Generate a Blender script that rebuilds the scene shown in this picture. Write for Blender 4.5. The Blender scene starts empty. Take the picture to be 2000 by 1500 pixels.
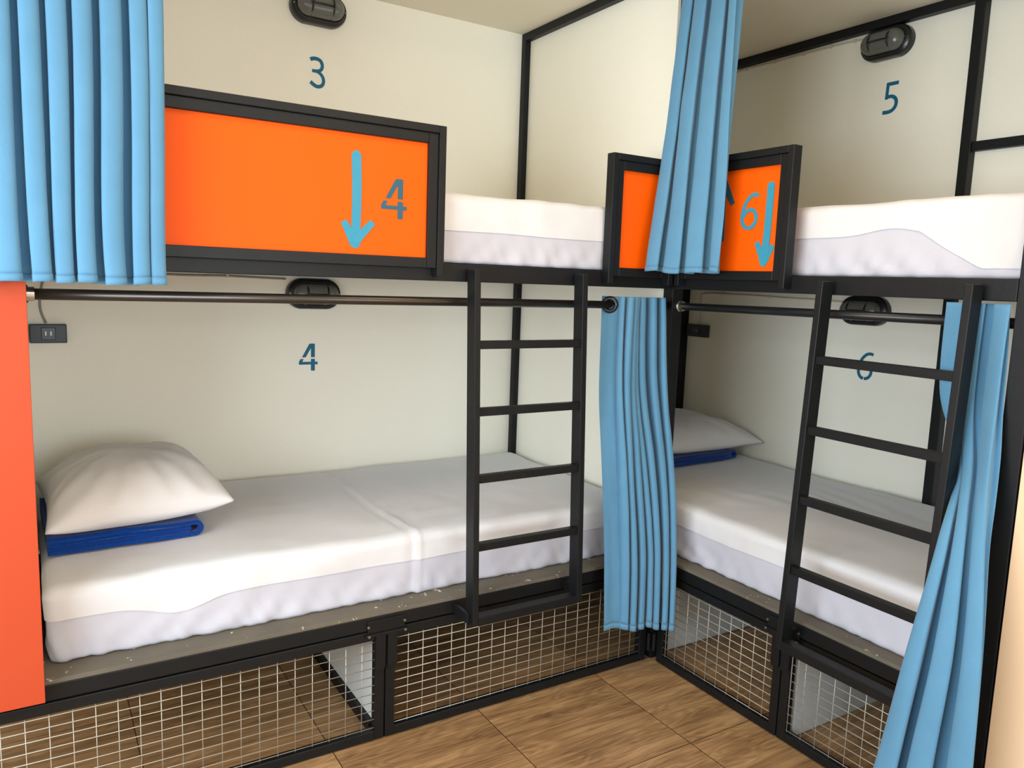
import bpy, bmesh, math, random
from mathutils import Vector, Matrix, noise
random.seed(7)
S = bpy.context.scene
COL = S.collection
PI = math.pi

# ------------------------------------------------------------------ camera
CAM = Vector((-2.019, -2.129, 1.45))
YAW, PITCH, ROLL, FPX = 0.559079848, -0.131342796, 0.0354429974, 1508.27
fw = Vector((math.cos(PITCH)*math.sin(YAW), math.cos(PITCH)*math.cos(YAW), math.sin(PITCH)))
rt = Vector((math.cos(YAW), -math.sin(YAW), 0.0)); up = rt.cross(fw)
r2 = rt*math.cos(ROLL) + up*math.sin(ROLL); u2 = up*math.cos(ROLL) - rt*math.sin(ROLL)
cd = bpy.data.cameras.new('camera'); cam = bpy.data.objects.new('camera', cd); COL.objects.link(cam)
m = Matrix((r2, u2, -fw)).transposed().to_4x4(); m.translation = CAM
cam.matrix_world = m
cd.sensor_fit = 'HORIZONTAL'; cd.sensor_width = 36.0; cd.lens = FPX/2000*36.0; cd.clip_start = 0.02
S.camera = cam

# ------------------------------------------------------------------ view, sky, light
S.view_settings.view_transform = 'Standard'; S.view_settings.look = 'None'
S.view_settings.gamma = 1.0; S.view_settings.use_curve_mapping = False
S.view_settings.exposure = 0.13
S.cycles.use_denoising = True
S.cycles.max_bounces = 10; S.cycles.diffuse_bounces = 6
S.cycles.sample_clamp_indirect = 6.0
w = bpy.data.worlds.new('sky'); S.world = w; w.use_nodes = True
wb = w.node_tree.nodes['Background']; wb.inputs[0].default_value = (0.80, 0.90, 1.0, 1); wb.inputs[1].default_value = 1.2

def area(name, loc, target, sx, sy, power, col, spread=PI):
    l = bpy.data.lights.new(name, 'AREA'); l.shape = 'RECTANGLE'; l.size = sx; l.size_y = sy
    l.energy = power; l.color = col; l.spread = spread
    o = bpy.data.objects.new(name, l); COL.objects.link(o); o.location = loc
    o.rotation_euler = (Vector(target)-Vector(loc)).to_track_quat('-Z', 'Y').to_euler()
    return o
# daylight through the windows behind and to the left of the camera, and the room's warm ceiling lamp
area('daylight_rear', (-1.15, -4.46, 1.50), (-1.15, 0, .9), 2.1, 1.0, 52, (0.82, 0.93, 1.0))
area('daylight_window', (-3.36, -1.45, 1.45), (0, -1.45, .9), 2.2, .95, 82, (0.82, 0.93, 1.0))
area('ceiling_lamp', (-.85, -.85, 2.54), (-.85, -.85, 0), .9, .5, 9, (1.0, 0.74, 0.42))

# ------------------------------------------------------------------ materials
def new_mat(name):
    mt = bpy.data.materials.new(name); mt.use_nodes = True
    return mt, mt.node_tree.nodes, mt.node_tree.links, mt.node_tree.nodes['Principled BSDF']
def lin(r, g, b):
    f = lambda c: (c/255/12.92) if c/255 <= .04045 else ((c/255+.055)/1.055)**2.4
    return (f(r), f(g), f(b), 1)
def simple(name, c, rough=.5, metal=0.0, var=.06, scale=9.0, bump=0.0, bscale=200.0, spec=.5, sheen=0.0):
    mt, n, l, p = new_mat(name)
    tc = n.new('ShaderNodeTexCoord'); nz = n.new('ShaderNodeTexNoise'); nz.inputs['Scale'].default_value = scale
    nz.inputs['Detail'].default_value = 5; l.new(tc.outputs['Object'], nz.inputs['Vector'])
    mx = n.new('ShaderNodeMix'); mx.data_type = 'RGBA'
    mx.inputs[6].default_value = tuple(min(1, x*(1-var)) for x in c[:3])+(1,)
    mx.inputs[7].default_value = tuple(min(1, x*(1+var)) for x in c[:3])+(1,)
    l.new(nz.outputs['Fac'], mx.inputs[0]); l.new(mx.outputs[2], p.inputs['Base Color'])
    p.inputs['Roughness'].default_value = rough; p.inputs['Metallic'].default_value = metal
    p.inputs['Specular IOR Level'].default_value = spec
    if sheen: p.inputs['Sheen Weight'].default_value = sheen; p.inputs['Sheen Roughness'].default_value = .4
    if bump:
        b2 = n.new('ShaderNodeTexNoise'); b2.inputs['Scale'].default_value = bscale; b2.inputs['Detail'].default_value = 3
        l.new(tc.outputs['Object'], b2.inputs['Vector'])
        bp = n.new('ShaderNodeBump'); bp.inputs['Strength'].default_value = bump; bp.inputs['Distance'].default_value = .003
        l.new(b2.outputs['Fac'], bp.inputs['Height']); l.new(bp.outputs['Normal'], p.inputs['Normal'])
    return mt
M = {}
M['wall'] = simple('wall_paint', lin(249, 246, 233), .75, var=.02, scale=3, bump=.25, bscale=60, spec=.25)
M['ceiling'] = simple('ceiling_paint', lin(232, 225, 208), .8, var=.02, scale=3, spec=.2)
M['peach'] = simple('warm_lit_cream', lin(240, 206, 170), .7, var=.02, scale=3, spec=.25)  # cream wall paint, the warm light on it put into the colour
M['black'] = simple('black_enamel', (.0070, .0078, .0088, 1), .45, var=.25, scale=30, bump=.08, bscale=90, spec=.28)
M['orange'] = simple('orange_paint', lin(243, 92, 0), .5, var=.02, scale=4, bump=.05, bscale=80, spec=.18)
M['orange_glare'] = simple('orange_paint_with_glare', lin(188, 74, 44), .5, var=.03, scale=3, spec=.2)  # orange board paint with veiling glare mixed into the base colour
M['teal'] = simple('teal_stencil_paint', lin(0, 100, 134), .6, var=.08, scale=40)
M['sky_paint'] = simple('light_blue_spray_paint', lin(48, 142, 174), .6, var=.1, scale=30)
M['teal_soft'] = simple('grey_teal_paint', lin(38, 88, 110), .6, var=.08, scale=40)
M['sheet'] = simple('white_cotton_sheet', lin(219, 220, 225), .85, var=.012, scale=6, bump=.12, bscale=350, spec=.2, sheen=.15)
M['pillow'] = simple('white_pillowcase', lin(224, 223, 227), .85, var=.01, scale=6, bump=.15, bscale=250, spec=.2, sheen=.15)
M['blanket'] = simple('royal_blue_fleece', lin(8, 64, 150), .95, var=.15, scale=60, bump=.5, bscale=400, spec=.15, sheen=.3)
M['curtain'] = simple('light_blue_velvet', lin(90, 140, 174), .8, var=.08, scale=14, bump=.15, bscale=180, spec=.15, sheen=.35)
M['chrome'] = simple('brushed_chrome', (.72, .70, .64, 1), .3, 1.0, var=.1, scale=60)
M['bronze'] = simple('dark_bronze_tube', (.075, .064, .056, 1), .33, .85, var=.1, scale=20)
M['blacktube'] = simple('black_tube', (.02, .021, .023, 1), .3, .3, var=.1, scale=20)
M['steel'] = simple('dull_steel', (.35, .34, .32, 1), .4, .9, var=.1, scale=60)
M['wire'] = simple('galvanised_wire', (.50, .48, .42, 1), .45, .35, var=.1, scale=60)
M['storage'] = simple('pale_grey_board', lin(214, 220, 222), .7, var=.03, scale=5, bump=.15, bscale=60)
M['lampblack'] = simple('black_lamp_plastic', (.012, .013, .014, 1), .28, var=.15, scale=40)
M['socketblack'] = simple('dark_socket_plastic', lin(36, 44, 52), .4, var=.05, scale=20)
M['cablewhite'] = simple('painted_cable', lin(218, 208, 188), .6, var=.04, scale=30)
M['cablegrey'] = simple('grey_cable', lin(150, 146, 138), .6, var=.04, scale=30)
M['glassframe'] = simple('white_window_frame', lin(225, 225, 222), .5, var=.02)

def mat_platform():
    mt, n, l, p = new_mat('worn_grey_plywood')
    tc = n.new('ShaderNodeTexCoord')
    n1 = n.new('ShaderNodeTexNoise'); n1.inputs['Scale'].default_value = 7; n1.inputs['Detail'].default_value = 6
    l.new(tc.outputs['Object'], n1.inputs['Vector'])
    r1 = n.new('ShaderNodeValToRGB'); r1.color_ramp.elements[0].color = lin(80, 76, 68); r1.color_ramp.elements[1].color = lin(120, 112, 97)
    l.new(n1.outputs['Fac'], r1.inputs[0])
    v = n.new('ShaderNodeTexNoise'); v.inputs['Scale'].default_value = 34; v.inputs['Detail'].default_value = 4; v.inputs['Roughness'].default_value = .65
    l.new(tc.outputs['Object'], v.inputs['Vector'])
    r2_ = n.new('ShaderNodeValToRGB'); r2_.color_ramp.elements[0].position = .655; r2_.color_ramp.elements[1].position = .68
    l.new(v.outputs['Fac'], r2_.inputs[0])
    mx = n.new('ShaderNodeMix'); mx.data_type = 'RGBA'; mx.inputs[7].default_value = lin(214, 206, 190)
    l.new(r2_.outputs[0], mx.inputs[0]); l.new(r1.outputs[0], mx.inputs[6]); l.new(mx.outputs[2], p.inputs['Base Color'])
    p.inputs['Roughness'].default_value = .7
    return mt
M['platform'] = mat_platform()

def mat_floor():
    mt, n, l, p = new_mat('wood_look_floor_tiles')
    TX, TY, OX, OY = .507, .505, -.27, -.493
    def math_(op, a, b=None, c=None):
        q = n.new('ShaderNodeMath'); q.operation = op
        for i, x in enumerate((a, b, c)):
            if x is None: continue
            if isinstance(x, (int, float)): q.inputs[i].default_value = x
            else: l.new(x, q.inputs[i])
        return q.outputs[0]
    tc = n.new('ShaderNodeTexCoord'); sp = n.new('ShaderNodeSeparateXYZ'); l.new(tc.outputs['Object'], sp.inputs[0])
    ux = math_('DIVIDE', math_('SUBTRACT', sp.outputs[0], OX), TX); uy = math_('DIVIDE', math_('SUBTRACT', sp.outputs[1], OY), TY)
    ix = math_('FLOOR', ux); iy = math_('FLOOR', uy)
    fx = math_('SUBTRACT', ux, ix); fy = math_('SUBTRACT', uy, iy)
    wn = n.new('ShaderNodeTexWhiteNoise'); wn.noise_dimensions = '2D'
    cb = n.new('ShaderNodeCombineXYZ'); l.new(ix, cb.inputs[0]); l.new(iy, cb.inputs[1]); l.new(cb.outputs[0], wn.inputs['Vector'])
    # stretched grain running along x, shifted per tile
    off = n.new('ShaderNodeVectorMath'); off.operation = 'SCALE'; off.inputs['Scale'].default_value = 9.0; l.new(wn.outputs['Color'], off.inputs[0])
    ad = n.new('ShaderNodeVectorMath'); ad.operation = 'ADD'; l.new(tc.outputs['Object'], ad.inputs[0]); l.new(off.outputs[0], ad.inputs[1])
    mp = n.new('ShaderNodeMapping'); mp.inputs['Scale'].default_value = (.75, 4.6, 1); l.new(ad.outputs[0], mp.inputs['Vector'])
    big = n.new('ShaderNodeTexNoise'); big.inputs['Scale'].default_value = 2.3; big.inputs['Detail'].default_value = 2; big.inputs['Distortion'].default_value = .5
    l.new(mp.outputs[0], big.inputs['Vector'])
    rings = math_('SINE', math_('MULTIPLY', big.outputs['Fac'], 95.0))
    fine = n.new('ShaderNodeTexNoise'); fine.inputs['Scale'].default_value = 42; fine.inputs['Detail'].default_value = 6; fine.inputs['Roughness'].default_value = .7
    mp2 = n.new('ShaderNodeMapping'); mp2.inputs['Scale'].default_value = (.10, 2.0, 1); l.new(ad.outputs[0], mp2.inputs['Vector']); l.new(mp2.outputs[0], fine.inputs['Vector'])
    mid = n.new('ShaderNodeTexNoise'); mid.inputs['Scale'].default_value = 4; mid.inputs['Detail'].default_value = 3; l.new(mp.outputs[0], mid.inputs['Vector'])
    g = math_('ADD', math_('MULTIPLY', rings, .045), math_('ADD', math_('MULTIPLY', fine.outputs['Fac'], .62), math_('MULTIPLY', mid.outputs['Fac'], .42)))
    g = math_('ADD', g, math_('MULTIPLY', math_('SUBTRACT', wn.outputs['Value'], .5), .12))
    cr = n.new('ShaderNodeValToRGB'); e = cr.color_ramp.elements
    e[0].position = .30; e[0].color = lin(100, 72, 48); e[1].position = .78; e[1].color = lin(198, 160, 116)
    x = e.new(.52); x.color = lin(155, 120, 82)
    l.new(g, cr.inputs[0])
    ex = math_('MULTIPLY', math_('MINIMUM', fx, math_('SUBTRACT', 1.0, fx)), TX); ey = math_('MULTIPLY', math_('MINIMUM', fy, math_('SUBTRACT', 1.0, fy)), TY)
    gr = math_('LESS_THAN', math_('MINIMUM', ex, ey), .0016)
    mx = n.new('ShaderNodeMix'); mx.data_type = 'RGBA'; mx.inputs[7].default_value = lin(72, 48, 30)
    l.new(gr, mx.inputs[0]); l.new(cr.outputs[0], mx.inputs[6]); l.new(mx.outputs[2], p.inputs['Base Color'])
    p.inputs['Roughness'].default_value = .48; p.inputs['Specular IOR Level'].default_value = .35
    return mt
M['floor'] = mat_floor()

def mat_glass(name, rough, tint):
    mt, n, l, p = new_mat(name)
    tc = n.new('ShaderNodeTexCoord'); wv = n.new('ShaderNodeTexWave'); wv.inputs['Scale'].default_value = 60
    l.new(tc.outputs['Object'], wv.inputs['Vector'])
    bp = n.new('ShaderNodeBump'); bp.inputs['Strength'].default_value = .3; bp.inputs['Distance'].default_value = .002
    l.new(wv.outputs['Fac'], bp.inputs['Height']); l.new(bp.outputs['Normal'], p.inputs['Normal'])
    p.inputs['Base Color'].default_value = tint; p.inputs['Roughness'].default_value = rough
    p.inputs['Transmission Weight'].default_value = .75; p.inputs['Specular IOR Level'].default_value = .6
    return mt
M['lampglass'] = mat_glass('ribbed_lamp_glass', .22, (.5, .51, .46, 1))

# ------------------------------------------------------------------ mesh helpers
WORLD = {}
def base_of(o): return WORLD.get(o.name, Vector((0, 0, 0)))
class MB:
    """collects shapes, all in world metres, and links them as one mesh object"""
    def __init__(s, fn=None): s.v = []; s.f = []; s.fn = fn
    def add(s, vs, fs):
        k = len(s.v)
        s.v += [Vector(s.fn(*q)) if s.fn else Vector(q) for q in vs]
        s.f += [tuple(i+k for i in q) for q in fs]
    def hexa(s, c):
        s.add(c, [(0, 1, 2, 3), (7, 6, 5, 4), (0, 4, 5, 1), (1, 5, 6, 2), (2, 6, 7, 3), (3, 7, 4, 0)])
    def box(s, x0, x1, y0, y1, z0, z1):
        s.hexa([(x0, y0, z0), (x1, y0, z0), (x1, y1, z0), (x0, y1, z0), (x0, y0, z1), (x1, y0, z1), (x1, y1, z1), (x0, y1, z1)])
    def tube(s, pts, r, n=8, cap=True):
        pts = [Vector(s.fn(*q)) if s.fn else Vector(q) for q in pts]
        keep, s.fn = s.fn, None
        T = [(pts[min(i+1, len(pts)-1)]-pts[max(i-1, 0)]).normalized() for i in range(len(pts))]
        a = Vector((0, 0, 1)) if abs(T[0].z) < .9 else Vector((1, 0, 0))
        nrm = (a - T[0]*a.dot(T[0])).normalized(); vs = []
        for p, t in zip(pts, T):
            nrm = (nrm - t*nrm.dot(t)).normalized(); b = t.cross(nrm)
            vs += [p + (nrm*math.cos(2*PI*k/n) + b*math.sin(2*PI*k/n))*r for k in range(n)]
        fs = [(i*n+k, i*n+(k+1) % n, (i+1)*n+(k+1) % n, (i+1)*n+k) for i in range(len(pts)-1) for k in range(n)]
        if cap: fs += [tuple(range(n))[::-1], tuple((len(pts)-1)*n+k for k in range(n))]
        s.add(vs, fs); s.fn = keep
    def loops(s, rings, cap0=True, cap1=True):
        n = len(rings[0]); vs = [q for r in rings for q in r]
        fs = [(i*n+k, i*n+(k+1) % n, (i+1)*n+(k+1) % n, (i+1)*n+k) for i in range(len(rings)-1) for k in range(n)]
        if cap0: fs.append(tuple(range(n))[::-1])
        if cap1: fs.append(tuple((len(rings)-1)*n+k for k in range(n)))
        s.add(vs, fs)
    def build(s, name, mat, parent=None, bevel=0.0, smooth=False, label=None):
        me = bpy.data.meshes.new(name); org = base_of(parent) if parent else Vector((0, 0, 0))
        me.from_pydata([q-org for q in s.v], [], s.f)
        bm = bmesh.new(); bm.from_mesh(me)
        bmesh.ops.recalc_face_normals(bm, faces=bm.faces[:])
        bm.to_mesh(me); bm.free()
        me.materials.append(mat)
        if smooth: me.polygons.foreach_set('use_smooth', [True]*len(me.polygons))
        o = bpy.data.objects.new(name, me); COL.objects.link(o)
        if parent: o.parent = parent; WORLD[o.name] = org
        if label: o['label'] = label
        if bevel:
            b = o.modifiers.new('bevel', 'BEVEL'); b.width = bevel; b.segments = 2; b.limit_method = 'ANGLE'
        return o
def recentre(o):
    """origin of a one-mesh thing to the middle of its base"""
    me = o.data; xs = [v.co for v in me.vertices]
    c = Vector((sum(v.x for v in xs)/len(xs), sum(v.y for v in xs)/len(xs), min(v.z for v in xs)))
    me.transform(Matrix.Translation(-c)); o.location = c; WORLD[o.name] = c
    return o
def tag(o, label, cat, group=None):
    o['label'] = label; o['category'] = cat
    if group: o['group'] = group
    return o
def thing(name, label, cat, loc, group=None):
    o = bpy.data.objects.new(name, None); COL.objects.link(o); o.location = loc
    o.empty_display_size = .1; WORLD[o.name] = Vector(loc)
    return tag(o, label, cat, group)
def struct(o, label=None):
    o['kind'] = 'structure'
    if label: o['label'] = label
    return o
def catmull(P, t):
    n = len(P)-1; x = max(0, min(n-1e-6, t*n)); i = int(x); u = x-i
    p0 = P[max(i-1, 0)]; p1 = P[i]; p2 = P[i+1]; p3 = P[min(i+2, n)]
    return tuple(.5*((2*b)+(c-a)*u+(2*a-5*b+4*c-d)*u*u+(-a+3*b-3*c+d)*u**3) for a, b, c, d in zip(p0, p1, p2, p3))
def nz(x, y=0.0, z=0.0): return noise.noise(Vector((x, y, z)))
def LEFT(u, d, z): return (-u, d, z)      # u: along the bed away from the inner corner, d: depth into the bunk
def RIGHT(u, d, z): return (d, -u, z)

H = 2.582      # ceiling
WB = 1.05      # both back walls
# ------------------------------------------------------------------ the room
def room():
    a = MB(); a.box(-3.5, 1.15, -4.6, 1.15, -.1, 0); struct(a.build('floor', M['floor']), 'floor of square wood-look tiles')
    a = MB(); a.box(-3.5, 1.15, -4.6, 1.15, H, H+.1); struct(a.build('ceiling', M['ceiling']), 'cream painted ceiling')
    a = MB(); a.box(-3.5, 1.15, WB, WB+.1, 0, H); wb_ = struct(a.build('wall_back', M['wall']), 'off-white wall behind bunks 3 and 4')
    a = MB(); a.box(WB, WB+.1, -1.3, WB, 0, H); wr = struct(a.build('wall_right', M['wall']), 'off-white wall behind bunks 5 and 6')
    a = MB(); a.box(0.0, 1.15, -4.6, -1.236, 0, H); struct(a.build('wall_front', M['peach']), 'cream wall edge beside the right bunk, warm light put into its colour')
    # left wall with a window, rear wall with a wide one (both behind the camera)
    a = MB()
    a.box(-3.5, -3.4, -4.6, -2.6, 0, H); a.box(-3.5, -3.4, -.3, 1.05, 0, H); a.box(-3.5, -3.4, -2.6, -.3, 0, .9); a.box(-3.5, -3.4, -2.6, -.3, 2.1, H)
    struct(a.build('wall_left', M['wall']))
    a = MB()
    a.box(-3.4, -2.25, -4.6, -4.5, 0, H); a.box(-.05, 0.0, -4.6, -4.5, 0, H); a.box(-2.25, -.05, -4.6, -4.5, 2.3, H); a.box(-2.25, -.05, -4.6, -4.5, 0, .95)
    struct(a.build('wall_rear', M['wall']))
    a = MB()
    for y0, y1, z0, z1 in ((-2.6, -2.55, .9, 2.1), (-.35, -.3, .9, 2.1), (-2.55, -.35, .9, .95), (-2.55, -.35, 2.05, 2.1)): a.box(-3.49, -3.42, y0, y1, z0, z1)
    struct(a.build('window_1', M['glassframe']))
    a = MB()
    for x0, x1, z0, z1 in ((-2.25, -2.2, .95, 2.3), (-.1, -.05, .95, 2.3), (-2.2, -.1, 2.25, 2.3), (-2.2, -.1, .95, 1.0)): a.box(x0, x1, -4.59, -4.52, z0, z1)
    struct(a.build('window_2', M['glassframe']))
    return wb_, wr
WALL_BACK, WALL_RIGHT = room()

# ------------------------------------------------------------------ painted figures
LAYER = [0]
def ribbon(mb, pts, wd, fr, closed_caps=True, n=28):
    LAYER[0] += 1; lay = 1+.22*(LAYER[0] % 5); fr0 = fr; fr = lambda x, y, k: fr0(x, y, k*lay)
    P = [catmull(pts, i/(n-1)) for i in range(n)] if len(pts) > 2 else [tuple(pts[0]), tuple(pts[1])]
    n = len(P); L = []; R_ = []
    for i, p in enumerate(P):
        a = P[max(i-1, 0)]; b = P[min(i+1, n-1)]; tx, ty = b[0]-a[0], b[1]-a[1]; q = math.hypot(tx, ty) or 1
        wx = wd[0]+(wd[1]-wd[0])*i/(n-1)
        L.append((p[0]-ty/q*wx/2, p[1]+tx/q*wx/2)); R_.append((p[0]+ty/q*wx/2, p[1]-tx/q*wx/2))
    vs = [fr(x, y, 0) for x, y in L]+[fr(x, y, 0) for x, y in R_]+[fr(x, y, 1) for x, y in L]+[fr(x, y, 1) for x, y in R_]
    fs = []
    for i in range(n-1):
        fs += [(i, i+1, n+i+1, n+i), (2*n+i, 3*n+i, 3*n+i+1, 2*n+i+1), (i, 2*n+i, 2*n+i+1, i+1), (n+i, n+i+1, 3*n+i+1, 3*n+i)]
    fs += [(0, n, 3*n, 2*n), (n-1, 3*n-1, 4*n-1, 2*n-1)]
    mb.add(vs, fs)
def poly(mb, pts, fr):
    LAYER[0] += 1; lay = 1+.22*(LAYER[0] % 5); fr0 = fr; fr = lambda x, y, k: fr0(x, y, k*lay)
    n = len(pts); mb.add([fr(x, y, 0) for x, y in pts]+[fr(x, y, 1) for x, y in pts],
        [tuple(range(n))[::-1], tuple(range(n, 2*n))]+[(i, (i+1) % n, n+(i+1) % n, n+i) for i in range(n)])
def frame_on(side, cu, z0, h, d, t=.0012):
    """maps unit figure coordinates (x right as read, y up) to a surface at depth d of a bunk side"""
    fn = LEFT if side == 'L' else RIGHT
    sg = -1 if side == 'L' else 1
    return lambda x, y, k: fn(cu+sg*x*h, d-t*k, z0+y*h)
def digit(ch, fr):
    a = MB()
    if ch == '4':
        N = lambda P: [((x-422)/355, (1385-y)/355) for x, y in P]
        poly(a, N([(340, 1208), (432, 1040), (446, 1030), (502, 1030), (508, 1036), (508, 1208), (458, 1208), (458, 1085), (388, 1208)]), fr)
        poly(a, N([(300, 1303), (300, 1268), (320, 1230), (360, 1230), (342, 1268), (458, 1268), (458, 1230), (508, 1230), (508, 1268), (545, 1268), (545, 1303), (508, 1303), (508, 1380), (500, 1385), (466, 1385), (458, 1380), (458, 1303)]), fr)
    elif ch == '3':
        C = lambda P: [(x-.26, y) for x, y in P]
        ribbon(a, C([(.02, .90), (.12, .945), (.26, .95), (.38, .895), (.435, .77), (.41, .64), (.32, .565), (.20, .545), (.08, .545)]), (.125, .105), fr)
        ribbon(a, C([(.12, .545), (.24, .54), (.36, .485), (.45, .38), (.48, .25), (.44, .12), (.33, .05), (.19, .06), (.02, .17)]), (.10, .125), fr)
    elif ch == '5':
        C = lambda P: [(x-.27, y) for x, y in P]
        ribbon(a, C([(.10, .945), (.51, .945)]), (.115, .115), fr)
        ribbon(a, C([(.145, .99), (.125, .47)]), (.105, .105), fr)
        ribbon(a, C([(.09, .515), (.20, .545), (.33, .535), (.44, .46), (.485, .34), (.46, .20), (.37, .10), (.23, .055), (.03, .06)]), (.11, .12), fr)
    elif ch == '6':
        C = lambda P: [(x-.31, y) for x, y in P]
        ribbon(a, C([(.60, .93), (.47, .955), (.33, .91), (.20, .78), (.11, .60), (.07, .40), (.09, .22), (.17, .10), (.275, .05)]), (.105, .11), fr)
        ribbon(a, C([(.315, .05), (.43, .075), (.53, .17), (.57, .30), (.54, .44), (.44, .535), (.31, .545), (.20, .49), (.12, .38)]), (.11, .10), fr)
    return a
def wall_number(ch, side, u, z0, h, mat=None):
    wl = WALL_BACK if side == 'L' else WALL_RIGHT
    digit(ch, frame_on(side, u, z0, h, WB+.0002)).build('painted_number', mat or M['teal'], wl, label='teal stencilled number '+ch)
wall_number('3', 'L', 1.004, 2.196, .117)
wall_number('4', 'L', 1.040, 1.051, .114)
wall_number('5', 'R', .107, 2.199, .127)
wall_number('6', 'R', .107, 1.081, .121)

# ------------------------------------------------------------------ the two bunks
def bunk(side):
    fn = LEFT if side == 'L' else RIGHT
    left = side == 'L'
    root = thing('bunk_bed', 'black steel double bunk holding beds 3 and 4, with the wide orange guard' if left else 'black steel double bunk holding beds 5 and 6, with a narrow orange guard',
                 'bunk bed', (-1.0, .5, 0) if left else (.5, -.2, 0))
    def part(name, mat, boxes, parent=None, bevel=.0022, label=None):
        a = MB(fn)
        for b in boxes: a.box(*b)
        return a.build(name, mat, parent or root, bevel=bevel, label=label)
    K = M['black']
    ua, ub = (0.0, 2.6) if left else (0.0, 1.1785)          # front beams
    pa, pb = (0.014, 2.03) if left else (-1.04, 1.1785)     # platforms
    # posts
    if left:
        part('post', K, [(-.05, 0, 0, .05, 0, H)])
        part('post', K, [(0.0125, .042, 1.018, 1.05, .425, H)])
        part('post', K, [(2.046, 2.08, 0, .04, .425, H)])
        part('top_rail', K, [(0.0125, .042, .05, 1.018, H-.034, H)])
    else:
        part('post', K, [(1.179, 1.231, 0, .05, 0, H)])
        part('post', K, [(.437, .477, 1.012, 1.05, .425, H)])
        part('post', K, [(-1.03, -.97, 1.0, 1.05, .425, H)])
        part('top_rail', K, [(-.97, .437, 1.012, 1.05, H-.036, H)]); part('top_rail', K, [(.477, 1.2, 1.012, 1.05, H-.036, H)])
        part('wall_rail', K, [(.477, 1.2, 1.02, 1.05, 2.0, 2.035)])
    # beams and platforms
    part('beam', K, [(ua, ub, 0, .04, 1.445, 1.4995)]); part('beam', K, [(ua, ub, 0, .04, .370, .413)])
    part('beam', K, [(pa, pb, 1.012, 1.048, 1.445, 1.488)]); part('beam', K, [(pa, pb, 1.012, 1.048, .370, .413)])
    d1 = 1.012
    part('platform', M['platform'], [(pa, pb, .001, d1, .413, .425)], bevel=.001, label='worn grey plywood platform with chipped white paint')
    part('platform', M['platform'], [(pa, pb, .0405, d1, 1.488, 1.4995)], bevel=.001)
    # end panels
    if left:
        part('end_panel', M['wall'], [(0.0, .0125, .05, 1.05, .425, H)], bevel=0, label='off-white panel at the corner end')
        part('end_panel', M['wall'], [(2.031, 2.046, 0, 1.05, .425, H)], bevel=0)
        part('front_board', M['orange_glare'], [(2.026, 2.6, -.035, -.02, .386, 2.45)], bevel=.001, label='plain orange board closing the left end, glare put into its colour')
        part('storage_divider', M['storage'], [(1.12, 1.134, .05, 1.01, .036, .37)], bevel=0, label='pale grey divider')
        part('divider_rail', K, [(1.118, 1.152, .05, 1.01, 0, .035)])
    else:
        part('end_panel', M['wall'], [(1.2, 1.212, .05, 1.05, .425, H)], bevel=0)
        part('storage_divider', M['storage'], [(-.034, -.02, .06, 1.01, .002, .37)], bevel=0)
        part('storage_divider', M['storage'], [(.618, .632, .055, 1.01, .002, .37)], bevel=0)
    if left: part('storage_darkener', K, [(0.014, 2.55, 1.013, 1.04, .001, .368)], bevel=0)  # added black board in each bunk, soaks up light to darken the storage
    else: part('storage_darkener', K, [(-1.0, 1.178, 1.013, 1.04, .001, .368)], bevel=0)
    # guards with orange boards
    for (u0, u1, kind) in (((.965, 2.022, 'wide'), (.040, .338, 'small')) if left else ((.040, .524, 'right'),)):
        a = MB(fn); zb, zt = 1.458, 1.893; o_, i_ = .022, .03
        a.box(u0, u0+o_, -.038, -.0005, zb, zt); a.box(u1-o_, u1, -.038, -.0005, zb, zt); a.box(u0+o_, u1-o_, -.038, -.0005, zt-o_, zt)
        zi = zt-o_
        a.box(u0+o_, u0+o_+i_, -.031, -.001, 1.482, zi); a.box(u1-o_-i_, u1-o_, -.031, -.001, 1.482, zi)
        a.box(u0+o_+i_, u1-o_-i_, -.031, -.001, zi-i_, zi); a.box(u0+o_+i_, u1-o_-i_, -.031, -.001, 1.482, 1.512)
        g = a.build('guard_panel', K, root, bevel=.002, label={'wide': 'wide guard with down arrow and number 4', 'small': 'small guard in the corner', 'right': 'guard with number 6 and arrows'}[kind])
        a = MB(fn); a.box(u0+.05, u1-.05, -.018, -.010, 1.510, 1.845); a.build('orange_board', M['orange'], g)
        D = -.0182
        if kind == 'wide':
            digit('4', frame_on('L', 1.120, 1.618, .113, D)).build('painted_number', M['teal_soft'], g, label='grey teal number 4')
            F = lambda x, y, k: fn(1.236-x, D-.0012*k, y)
            a = MB(); ribbon(a, [(0.002, 1.782), (0.004, 1.70), (.003, 1.62), (0.0, 1.545)], (.028, .026), F)
            ribbon(a, [(-.034, 1.602), (-.004, 1.548)], (.018, .028), F); ribbon(a, [(.052, 1.604), (-.004, 1.545)], (.018, .028), F)
            rr = .016; poly(a, [(rr*math.cos(t*PI/8), 1.545+rr*math.sin(t*PI/8)) for t in range(16)], F)
            poly(a, [(.002+.0139*math.cos(t*PI/8), 1.782+.0139*math.sin(t*PI/8)) for t in range(16)], F)
            a.build('painted_arrow', M['sky_paint'], g, label='light blue sprayed arrow pointing down')
        if kind == 'right':
            digit('6', frame_on('R', .350, 1.645, .117, D)).build('painted_number', M['sky_paint'], g, label='blue number 6')
            F = lambda x, y, k: fn(x, D-.0012*k, y)
            a = MB(); ribbon(a, [(.432, 1.779), (.431, 1.69), (.428, 1.60), (.423, 1.542)], (.027, .027), F)
            ribbon(a, [(.390, 1.605), (.422, 1.545)], (.018, .028), F); ribbon(a, [(.455, 1.593), (.424, 1.543)], (.018, .028), F)
            poly(a, [(.423+.015*math.cos(t*PI/8), 1.542+.015*math.sin(t*PI/8)) for t in range(16)], F)
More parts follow.
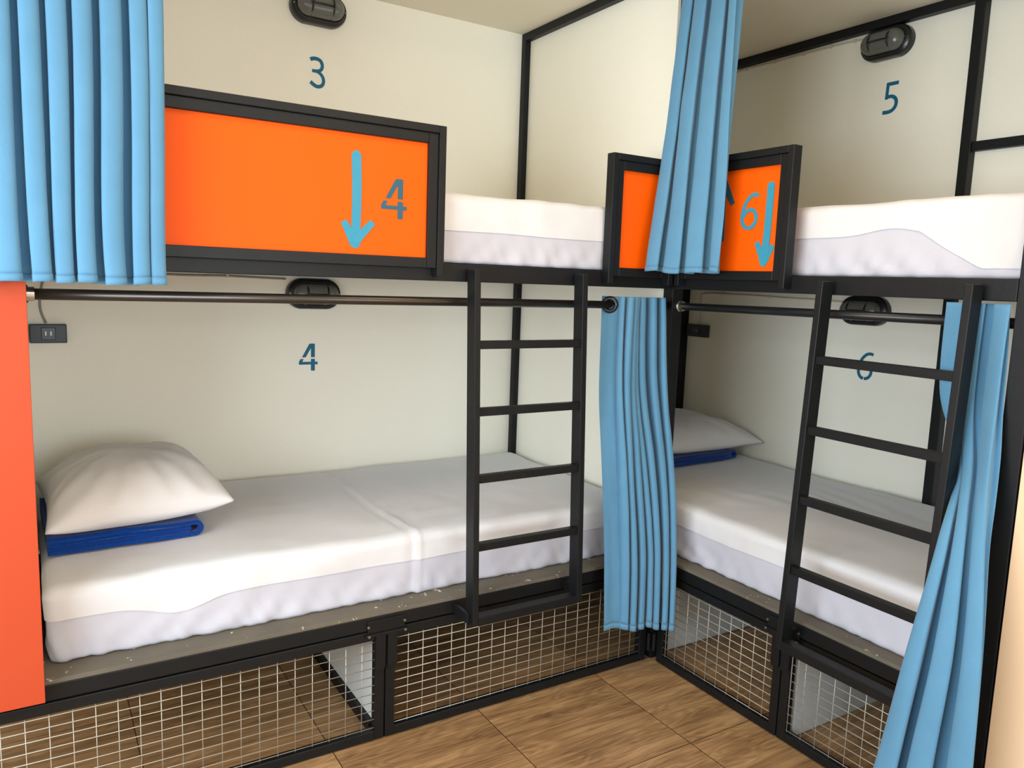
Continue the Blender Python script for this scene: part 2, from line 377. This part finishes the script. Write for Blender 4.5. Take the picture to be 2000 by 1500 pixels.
            poly(a, [(.432+.0135*math.cos(t*PI/8), 1.779+.0135*math.sin(t*PI/8)) for t in range(16)], F)
            a.build('painted_arrow', M['sky_paint'], g, label='light blue arrow pointing down')
            a = MB(); ribbon(a, [(.232, 1.80), (.234, 1.71), (.237, 1.612)], (.026, .026), F)
            ribbon(a, [(.278, 1.732), (.232, 1.808)], (.018, .03), F); ribbon(a, [(.186, 1.732), (.232, 1.808)], (.018, .03), F)
            a.build('painted_arrow', M['teal_soft'], g, label='teal arrow pointing up')
    # ladder
    l0, l1 = (.443, .872) if left else (.662, 1.107)
    th = .021; zt, zb = 1.484, .385
    back = lambda z: -.013-.052*(1.484-z)/1.1
    a = MB(fn)
    zc = .392
    a.box(l0+th, l1-th, back(zc)-.05, back(zc)-.012, zc-.03, zc)                    # sill between the rails
    a.box(l0-.012, l0-.0005, back(zc)-.03, 0.0, zc-.022, zc+.012); a.box(l1+.0005, l1+.012, back(zc)-.03, 0.0, zc-.022, zc+.012)
    lad = a.build('ladder', K, root, bevel=.002, label='black ladder with four rungs')
    for s0, s1 in ((l0, l0+th), (l1-th, l1)):
        a = MB(fn); bb, bt = back(zb), back(zt)
        a.hexa([(s0, bb-.05, zb-.02), (s1, bb-.05, zb-.02), (s1, bb, zb-.02), (s0, bb, zb-.02), (s0, bt-.05, zt), (s1, bt-.05, zt), (s1, bt, zt), (s0, bt, zt)])
        a.build('ladder_rail', K, lad, bevel=.0018)
    for z in (1.253, 1.044, .832, .614):
        a = MB(fn); a.box(l0+th-.001, l1-th+.001, back(z)-.041, back(z)-.015, z-.012, z+.013)
        a.build('ladder_rung', K, lad, bevel=.0018)
    # storage doors of welded mesh
    for (u0, u1) in (((.03, 1.116), (1.121, 2.55)) if left else ((.03, .602), (.607, 1.177))):
        f = .03
        a = MB(fn); a.box(u0, u0+f, 0, .03, .004, .365); a.box(u1-f, u1, 0, .03, .004, .365)
        a.box(u0+f, u1-f, 0, .03, .335, .365); a.box(u0+f, u1-f, 0, .03, .004, .034)
        d = a.build('storage_door', K, root, bevel=.002, label='black framed mesh door')
        a = MB(fn); r = .0013
        off = {True: .0, False: .017}[left]
        k = math.ceil((u0+f-off)/.0518)
        while k*.0518+off < u1-f:
            u = k*.0518+off; a.tube([(u, .010, .035), (u, .010, .335)], r, 5); k += 1
        z = .0415+.0005
        while z < .334:
            a.tube([(u0+f, .0072, z), (u1-f, .0072, z)], r, 5); z += .0284
        a.build('wire_mesh', M['wire'], d, smooth=True, label='galvanised wire grid')
    # hinges and hasps
    uh = 1.118 if left else .604
    a = MB(fn)
    a.box(uh-.07, uh+.07, -.012, -.0005, .352, .362); a.box(uh-.062, uh+.062, -.006, -.0005, .362, .402)
    a.build('hasp_bracket', K, root, bevel=.0015)
    for s in (1, -1):
        a = MB(fn); c = uh+s*.0195; P = [(c-.016, .352), (c-.016, .25), (c-.012, .24), (c+.012, .24), (c+.016, .25), (c+.016, .352)]
        a.add([(x, -.010, z) for x, z in P]+[(x, -.0005, z) for x, z in P], [tuple(range(6)), tuple(range(6, 12))[::-1]]+[(i, (i+1) % 6, 6+(i+1) % 6, 6+i) for i in range(6)])
        a.build('hasp_plate', K, root, bevel=.001)
    for du in (-.06, .06):
        for dd, z in ((-.016, .357), (-.009, .385)):
            a = MB(fn); a.tube([(uh+du, dd, z), (uh+du, dd+.004, z)], .004, 10); a.build('bolt', M['steel'], root)
    for z0 in (.045, .245):
        a = MB(fn); a.tube([(.022, -.008, z0), (.022, -.008, z0+.07)], .0075, 12); a.build('hinge', K, root)
    return root
BL = bunk('L'); BR = bunk('R')

# ------------------------------------------------------------------ mattresses
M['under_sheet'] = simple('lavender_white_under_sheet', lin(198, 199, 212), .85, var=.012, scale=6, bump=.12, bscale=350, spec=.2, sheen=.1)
def mattress(side, u0, u1, d0, d1, z0, z1, label, seed, crease=None, edge=lambda u: .55, group='white sheeted mattresses'):
    fn = LEFT if side == 'L' else RIGHT
    L, D, Hh = u1-u0, d1-d0, z1-z0; r = .030
    nu, nd, nh = int(L/.014), int(D/.02), int(Hh/.0105)
    def shell(out, low_edge):
        """the outer surface; out: how far it lies outside, low_edge(u): where its lower border runs (None = full height)"""
        grid = {}; vs = []; fs = []
        def vert(i, j, k):
            key = (i, j, k)
            if key in grid: return grid[key]
            e = low_edge(u0+L*i/nu)+.025*nz(i*.05, j*.07, seed+20) if low_edge else 0.0
            p = Vector((L*i/nu, D*j/nd, Hh*(e+(1-e)*k/nh)))
            inn = Vector((min(max(p.x, r), L-r), min(max(p.y, r), D-r), min(max(p.z, r*.6), Hh-r)))
            dv = p-inn
            if dv.length > 1e-6: n_ = dv.normalized(); q = inn+n_*r
            else: n_ = Vector((0, 0, 1)); q = p
            f = q.z/Hh
            sidef = max(0.0, 1-abs(n_.z))
            low = max(0.0, 1-f*1.5)
            arc = p.x+p.y
            wr = .0062*low*low*sidef*(math.sin(arc*62+f*9+3*nz(arc*6, f*2, seed))+.8*math.sin(arc*117-f*12+4*nz(arc*9, 1.7, seed)))*(.2+.9*max(0, nz(arc*2.3, seed*3.1)+.4))
            wr += .004*nz(p.x*5+seed, p.y*5, p.z*9)+.0022*nz(p.x*14, p.y*11+seed, p.z*16)
            wr += .009*sidef*nz(p.x*2.2+seed*1.3, 3.1, f*1.2)
            if n_.z > .3:
                wr += .0045*nz(p.x*1.7+seed, p.y*2.1)+.0030*math.sin(p.y*55+p.x*14+6*nz(p.x*3, p.y*3, seed))*max(0, nz(p.x*2+4, p.y*2, seed)+.12)
            if crease is not None:
                c = crease+.02*math.sin(p.y*4)
                wr += .0065*math.exp(-((p.x-c)/.007)**2)-.004*math.exp(-((p.x-c-.016)/.012)**2)
            q = q+n_*(wr+out)
            vs.append((u0+q.x, d0+q.y, z0+max(q.z, .0015))); grid[key] = len(vs)-1
            return grid[key]
        for i in range(nu):
            for j in range(nd):
                fs.append((vert(i, j, nh), vert(i+1, j, nh), vert(i+1, j+1, nh), vert(i, j+1, nh)))
                if not low_edge: fs.append((vert(i, j, 0), vert(i, j+1, 0), vert(i+1, j+1, 0), vert(i+1, j, 0)))
        for k in range(nh):
            for i in range(nu):
                for j in (0, nd): fs.append((vert(i, j, k), vert(i+1, j, k), vert(i+1, j, k+1), vert(i, j, k+1)))
            for j in range(nd):
                for i in (0, nu): fs.append((vert(i, j, k), vert(i, j+1, k), vert(i, j+1, k+1), vert(i, j, k+1)))
        q = MB(fn); q.add(vs, fs); return q
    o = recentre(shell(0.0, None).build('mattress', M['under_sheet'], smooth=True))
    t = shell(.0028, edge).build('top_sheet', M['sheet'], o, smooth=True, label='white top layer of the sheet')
    return tag(o, label, 'mattress', group)
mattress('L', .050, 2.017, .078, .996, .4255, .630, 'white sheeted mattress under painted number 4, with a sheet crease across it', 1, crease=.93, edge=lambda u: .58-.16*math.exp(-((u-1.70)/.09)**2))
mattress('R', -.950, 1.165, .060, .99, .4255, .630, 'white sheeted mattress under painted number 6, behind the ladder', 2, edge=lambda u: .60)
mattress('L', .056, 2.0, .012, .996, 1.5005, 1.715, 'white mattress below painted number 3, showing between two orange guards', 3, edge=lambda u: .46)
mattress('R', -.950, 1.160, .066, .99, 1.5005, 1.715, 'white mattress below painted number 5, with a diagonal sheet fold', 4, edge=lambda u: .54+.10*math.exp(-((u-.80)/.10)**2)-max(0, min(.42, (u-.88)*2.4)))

# ------------------------------------------------------------------ pillows and blankets
def pillow(cx, cy, zb, a_, b_, h, rot, label, seed, lean=(0, 0)):
    n = 56; vs = []; fs = []; idx = {}
    for top in (1, 0):
        for i in range(n+1):
            for j in range(n+1):
                edge = i in (0, n) or j in (0, n)
                if edge and (i, j, 1) in idx: idx[(i, j, 0)] = idx[(i, j, 1)]; continue
                s = -1+2*i/n; t = -1+2*j/n
                x = a_*s*(1-.10*(1-t*t)*abs(s)**3*0 - .07*(1-abs(t)**1.5)*s*s); y = b_*t*(1-.06*(1-abs(s)**1.5)*t*t)
                e = max(0, (1-abs(s)**2.4))*max(0, (1-abs(t)**2.4))
                hh = h*e**.55
                rad = math.atan2(t, s)
                wr = .006*math.sin(rad*17+3*nz(s*2, t*2, seed))*(1-e)*min(1, e*5)+.012*nz(s*2.2+seed, t*2.2)*e+.005*nz(s*6, t*6, seed)*e
                wr += .008*math.sin((s*.8+t)*9+4*nz(s*1.5, t*1.5, seed+2))*max(0, nz(s*1.3+5, t*1.3, seed)) * e
                z = .045+(hh*.78+wr if top else -min(hh*.35, .043))
                z += .012*nz(s*1.5, t*1.5, seed+9)*(1-e)
                z += lean[0]*s+lean[1]*t
                z = max(z, .0)
                c, sn = math.cos(rot), math.sin(rot)
                idx[(i, j, top)] = len(vs); vs.append((cx+c*x-sn*y, cy+sn*x+c*y, zb+z))
    for top in (1, 0):
        for i in range(n):
            for j in range(n):
                fs.append((idx[(i, j, top)], idx[(i+1, j, top)], idx[(i+1, j+1, top)], idx[(i, j+1, top)]))
    q = MB(); q.add(vs, fs)
    return tag(recentre(q.build('pillow', M['pillow'], smooth=True)), label, 'pillow', 'white pillows')
def blanket(x0, x1, y0, y1, zb, th, label, rot=0.0):
    """two nested folds with the loops showing at the x1 end"""
    prof = []
    t = th/4
    def U(z_lo, z_hi, xe, n=10):
        c = (z_lo+z_hi)/2; r = (z_hi-z_lo)/2
        return [(x0, z_lo)]+[(xe-r+r*math.cos(q), c+r*math.sin(q)) for q in [(-PI/2)+PI*i/n for i in range(n+1)]]+[(x0, z_hi)]
    layers = [U(t*.5, t*3.5, x1), U(t*1.5, t*2.5, x1-.035)]
    a = MB(); ny = 36
    cx, cy = (x0+x1)/2, (y0+y1)/2
    for li, P in enumerate(layers):
        Q = []
        for k in range(len(P)-1):
            seg = 24 if abs(P[k+1][0]-P[k][0]) > .1 else 1
            for s in range(seg): Q.append((P[k][0]+(P[k+1][0]-P[k][0])*s/seg, P[k][1]+(P[k+1][1]-P[k][1])*s/seg))
        Q.append(P[-1])
        O = []; I = []
        for k, p in enumerate(Q):
            A = Q[max(k-1, 0)]; B = Q[min(k+1, len(Q)-1)]; dx, dz = B[0]-A[0], B[1]-A[1]; l_ = math.hypot(dx, dz)
            O.append((p[0]+dz/l_*t*.47, p[1]-dx/l_*t*.47)); I.append((p[0]-dz/l_*t*.47, p[1]+dx/l_*t*.47))
        ring = O+I[::-1]; rings = []
        for j in range(ny+1):
            y = y0+(y1-y0)*j/ny; rr = []
            rd = .006*(1 if j in (0, ny) else 0)
            for q, (x, z) in enumerate(ring):
                f = (x-x0)/(x1-x0)
                zz = z+.004*nz(x*8, y*5, li)*(z/th)
                yy = y+(.012*nz(x*5, 2.0, li*3)+.006*li-.004)*(1-2*j/ny)
                cc, ss = math.cos(rot), math.sin(rot)
                rr.append((cx+cc*(x-cx)-ss*(yy-cy), cy+ss*(x-cx)+cc*(yy-cy), zb+max(zz, .0005)))
            rings.append(rr)
        a.loops(rings)
    return tag(recentre(a.build('blanket', M['blanket'], smooth=True)), label, 'blanket', 'folded blue blankets')
blanket(-2.012, -1.60, .335, .80, .637, .048, 'thick folded royal blue blanket under the pillow on bed 4', .03)
pillow(-1.766, .585, .688, .254, .315, .185, .03, 'puffy white pillow on a blue blanket beside the orange board, bed 4', 1.0, (.012, .0))
blanket(.25, .87, .405, .80, .638, .040, 'thin folded royal blue blanket under the pillow on bed 6', .03)
pillow(.63, .62, .680, .385, .262, .16, .03, 'white pillow on a blue blanket partly behind the bunched curtain, bed 6', 5.0, (-.012, .0))

# ------------------------------------------------------------------ curtains and rods
def curtain(rows, folds, label, seed, flap=0.0, skew=-.24, n=260, nrow=70, hem=True):
    """rows: (z, [(x, y), ...path...], amplitude)"""
    npath = len(rows[0][1])
    a = MB(); vs = []; fs = []
    for r in range(nrow+1):
        t = r/nrow
        z = catmull([(q[0],) for q in rows], t)[0]
        amp = catmull([(q[2],) for q in rows], t)[0]
        P = [catmull([q[1][k] for q in rows], t) for k in range(npath)]
        l0 = sum(math.hypot(P[k+1][0]-P[k][0], P[k+1][1]-P[k][1]) for k in range(npath-1))*(1-flap)
        for i in range(n+1):
            s = i/n
            p = catmull(P, s); e = catmull(P, min(1, s+.01)); b = catmull(P, max(0, s-.01))
            tx, ty = e[0]-b[0], e[1]-b[1]; l_ = math.hypot(tx, ty) or 1; tx, ty = tx/l_, ty/l_
            ss = max(0, (s-flap)/(1-flap))
            ph = 2*PI*folds*(ss+.035*nz(ss*4, seed)+.018*nz(ss*5, seed, t*1.4))+.8*nz(seed, t*1.3)
            am = amp*(.75+.5*abs(nz(ss*folds*.9, seed+3, t*.7)))*min(1, ss*12+(.15 if flap else 1))
            sn = math.sin(ph); d = am*math.copysign(abs(sn)**.75, sn)
            o = skew*l0/max(folds, 1)*math.sin(2*ph)+.004*nz(s*3, t*3, seed)
            d += .0022*nz(s*11, t*9, seed+7)+.006*nz(s*2.5, t*2.2, seed+4)
            zz = z+t*t*(.010*nz(s*3.5, seed+1)+.006*nz(s*9, seed+5))
            vs.append((p[0]+tx*o+ty*d, p[1]+ty*o-tx*d, zz))
    nh = nrow-2
    for r in range(nh):
        for i in range(n): fs.append((r*(n+1)+i, r*(n+1)+i+1, (r+1)*(n+1)+i+1, (r+1)*(n+1)+i))
    a.add(vs[:(nh+1)*(n+1)], fs)
    o = recentre(a.build('curtain', M['curtain'], smooth=True))
    h = MB(); h.add(vs[nh*(n+1):], [(r*(n+1)+i, r*(n+1)+i+1, (r+1)*(n+1)+i+1, (r+1)*(n+1)+i) for r in range(nrow-nh) for i in range(n)])
    h = h.build('hem', M['curtain'], o, smooth=True); sd = h.modifiers.new('thickness', 'SOLIDIFY'); sd.thickness = .0042; sd.offset = 0
    sd = o.modifiers.new('thickness', 'SOLIDIFY'); sd.thickness = .0024; sd.offset = 0
    return tag(o, label, 'curtain', 'light blue bunk curtains')
curtain([(2.50, [(-2.15, -.075), (-1.95, -.075), (-1.737, -.075)], .026),
         (1.95, [(-2.15, -.078), (-1.95, -.078), (-1.739, -.075)], .027),
         (1.41, [(-2.15, -.08), (-1.95, -.08), (-1.743, -.078)], .028)], 8.6, 'wide light blue curtain covering the end of the wide orange guard', 1.3)
curtain([(2.50, [(-.060, -.062), (-.068, -.17), (-.080, -.312)], .028),
         (2.0, [(-.108, -.064), (-.10, -.17), (-.084, -.302)], .029),
         (1.502, [(-.175, -.072), (-.138, -.18), (-.088, -.302)], .031)], 3.3, 'light blue curtain hanging over the corner between the two narrow orange guards', 2.7)
CM = curtain([(1.412, [(-.290, .058), (-.236, -.018), (-.18, -.004), (-.062, -.004)], .030),
         (1.1, [(-.325, .01), (-.262, -.048), (-.185, -.024), (-.055, -.03)], .035),
         (.8, [(-.348, -.066), (-.26, -.08), (-.165, -.075), (-.045, -.08)], .037),
         (.5, [(-.325, -.075), (-.23, -.09), (-.13, -.105), (-.048, -.135)], .035),
         (.212, [(-.305, -.078), (-.21, -.092), (-.12, -.118), (-.058, -.175)], .033)], 6.6,
        'light blue curtain with a black ring, bunched at the corner post', 4.1, flap=.24, skew=-.17)
curtain([(1.438, [(.004, -1.020), (.004, -1.095), (.000, -1.167)], .012),
         (1.2, [(.014, -1.028), (.012, -1.095), (-.024, -1.182)], .014),
         (1.02, [(.0, -1.10), (-.03, -1.14), (-.055, -1.20)], .018),
         (.85, [(-.115, -1.132), (-.115, -1.18), (-.11, -1.232)], .022),
         (.6, [(-.172, -1.122), (-.165, -1.20), (-.15, -1.27)], .031),
         (.3, [(-.185, -1.085), (-.175, -1.18), (-.16, -1.29)], .035),
         (.06, [(-.19, -1.05), (-.18, -1.17), (-.16, -1.305)], .036)], 2.7,
        'light blue curtain flowing out between ladder and cream wall to the floor', 6.2, skew=-.22)
def grommet():
    a = MB(); c = Vector((-.276, .0225, 1.382)); ax = Vector((.93, -.3, 0)).normalized(); b = Vector((0, 0, 1)); e = ax.cross(b)
    nrm = Vector((-.78, -.62, 0)).normalized(); e = b.cross(nrm).normalized(); R_, r_ = .0225, .0085; n, k = 28, 10
    rings = [[c+(e*math.cos(2*PI*i/n)+b*math.sin(2*PI*i/n))*(R_+r_*math.cos(2*PI*j/k))+nrm*r_*math.sin(2*PI*j/k) for i in range(n)] for j in range(k)]
    vs = [q for r in rings for q in r]
    fs = [(j*n+i, j*n+(i+1) % n, ((j+1) % k)*n+(i+1) % n, ((j+1) % k)*n+i) for j in range(k) for i in range(n)]
    a.add(vs, fs); a.build('grommet', M['lampblack'], CM, smooth=True, label='black curtain ring')
grommet()
def rod(pts, label, mat, ends, r=.0135, group='curtain rods'):
    t = thing('curtain_rod', label, 'curtain rod', pts[0], group)
    a = MB(); a.tube(pts, r, 16); a.build('rod', mat, t, smooth=True)
    for (p, ax) in ends:
        p = Vector(p); ax = Vector(ax)
        a = MB(); a.tube([p, p+ax*.004], .021, 20); a.tube([p+ax*.004, p+ax*.02], r+.0035, 20)
        s = a.build('rod_socket', M['chrome'], t, label='chrome socket')
        q = p+ax*.004
        for dz in (.0185, -.0185):
            a = MB(); a.tube([q+Vector((0, 0, dz)), q+Vector((0, 0, dz))+ax*.003], .0022, 8); a.build('screw', M['lampblack'], s)
rod([(-2.03, .026, 1.382), (-.001, .026, 1.382)], 'dark bronze curtain rod crossing the lamp over number 4', M['bronze'], [((-2.030, .026, 1.382), (1, 0, 0))])
rod([(.038, -.001, 1.382), (.038, -1.178, 1.392)], 'black curtain rod crossing the lamp over number 6', M['blacktube'], [((.038, -.001, 1.382), (0, -1, 0))])
rod([(-2.6, -.06, 2.515), (-.02, -.06, 2.515)], 'dark bronze rod near the ceiling carrying the wide curtain', M['bronze'], [], group='curtain rods')
rod([(-.08, .0, 2.545), (-.08, -1.23, 2.545)], 'black rod near the ceiling carrying the corner curtain', M['blacktube'], [], group='curtain rods')

# ------------------------------------------------------------------ bulkhead lamps
def lamp(side, uc, zc, label):
    fn = LEFT if side == 'L' else RIGHT
    t = thing('bulkhead_lamp', label, 'wall lamp', fn(uc, WB, zc), 'caged oval wall lamps')
    R0, SL = .0625, .050
    def ring(k, hgt, n=40):
        r = R0*k; out = []
        for i in range(n):
            q = 2*PI*i/n; c = SL if math.cos(q) >= 0 else -SL
            out.append(fn(uc+c+r*math.cos(q), WB-hgt, zc+r*math.sin(q)))
        return out
    a = MB(); a.loops([ring(1, 0), ring(1.0, .024), ring(.95, .034), ring(.78, .040), ring(.70, .034)]); a.build('housing', M['lampblack'], t, smooth=False, bevel=.001)
    a = MB(); a.loops([ring(.69, .030), ring(.685, .050), ring(.63, .066), ring(.48, .077), ring(.26, .082), ring(.05, .083)]); a.build('glass_dome', M['lampglass'], t, smooth=True, label='ribbed glass cover')
    a = MB(); a.tube([fn(uc-SL*.6, WB-.042, zc), fn(uc+SL*.6, WB-.042, zc)], .017, 14); 
    def arc(f, n=16): return [f(-1+2*i/n) for i in range(n+1)]
    hgt = lambda s: .034+.056*max(0, 1-abs(s)**2.6)
    b = MB()
    b.tube(arc(lambda s: fn(uc+s*(SL+R0*.74), WB-hgt(s), zc+.0)), .0035, 8)
    for du in (-.042, .042): b.tube(arc(lambda s, du=du: fn(uc+du, WB-hgt(s), zc+s*R0*.74)), .0035, 8)
    b.loops([ring(.80, .038), ring(.80, .043), ring(.74, .045), ring(.71, .041), ring(.71, .036)], False, False)
    b.build('cage', M['lampblack'], t, smooth=True, label='black wire guard')
    for du in (-(SL+.052), SL+.052):
        a = MB(); a.tube([fn(uc+du, WB-.033, zc), fn(uc+du, WB-.039, zc)], .0032, 8); a.build('screw', M['steel'], t)
    return t
lamp('L', 1.005, 2.492, 'black caged oval lamp above painted number 3')
lamp('L', 1.023, 1.372, 'black caged oval lamp above painted number 4, crossed by the bronze rod')
lamp('R', .079, 2.481, 'black caged oval lamp above painted number 5')
lamp('R', .092, 1.380, 'black caged oval lamp above painted number 6, crossed by the black rod')

# ------------------------------------------------------------------ power outlets and cables
def outlet(side, u0, u1, z0, z1, label):
    fn = LEFT if side == 'L' else RIGHT
    t = thing('power_outlet', label, 'power outlet', fn((u0+u1)/2, WB, z0), 'dark wall outlets')
    a = MB(fn); a.box(u0, u1, WB-.028, WB, z0, z1); a.build('outlet_box', M['socketblack'], t, bevel=.003)
    uc = (u0+u1)/2; zc = (z0+z1)/2
    a = MB(fn); a.box(uc-.022, uc+.022, WB-.031, WB-.0275, zc-.022, zc+.022); pl_ = a.build('socket_plate', M['lampblack'], t, bevel=.002)
    for du in (-.008, .008):
        a = MB(fn); a.box(uc+du-.002, uc+du+.002, WB-.0318, WB-.0305, zc-.006, zc+.008); a.build('socket_slot', M['steel'], pl_)
outlet('L', 1.913, 2.026, 1.180, 1.246, 'dark grey outlet box beside the orange board, above the pillow')
outlet('R', -.955, -.81, 1.192, 1.258, 'black outlet box beside the corner post above the pillow of bed 6')
def cable(pts, side, label, mat, clips):
    fn = LEFT if side == 'L' else RIGHT
    n = 40; P = [catmull(pts, i/(n-1)) for i in range(n)]
    a = MB(); a.tube([fn(p[0], WB-.0045, p[1]+.0015*nz(p[0]*9, p[1])) for p in P], .0042, 7)
    o = recentre(a.build('cable', mat, smooth=True)); tag(o, label, 'cable', 'thin wall cables')
    for f in clips:
        p = catmull(pts, f); a = MB(fn); a.box(p[0]-.004, p[0]+.004, WB-.0095, WB-.0004, p[1]-.007, p[1]+.007); a.build('cable_clip', M['cablewhite'], o)
cable([(-.95, 2.49), (-.73, 2.535), (-.45, 2.533), (-.2, 2.534), (-.03, 2.528)], 'R', 'cream cable clipped to the wall leading to the lamp over number 5', M['cablewhite'], (.3, .45, .6, .75, .9))
cable([(-.88, 1.262), (-.882, 1.33), (-.884, 1.40), (-.86, 1.424), (-.7, 1.427), (-.4, 1.422), (-.15, 1.418), (-.0, 1.412)], 'R', 'cream cable from the lamp over number 6 bending down to an outlet', M['cablewhite'], (.55, .7, .85))
cable([(1.135, 1.430), (1.35, 1.434), (1.57, 1.433), (1.8, 1.436), (1.95, 1.43), (1.985, 1.37), (1.99, 1.30), (1.975, 1.249)], 'L', 'grey cable from the lamp over number 4 down to an outlet', M['cablegrey'], (.15, .3, .45))
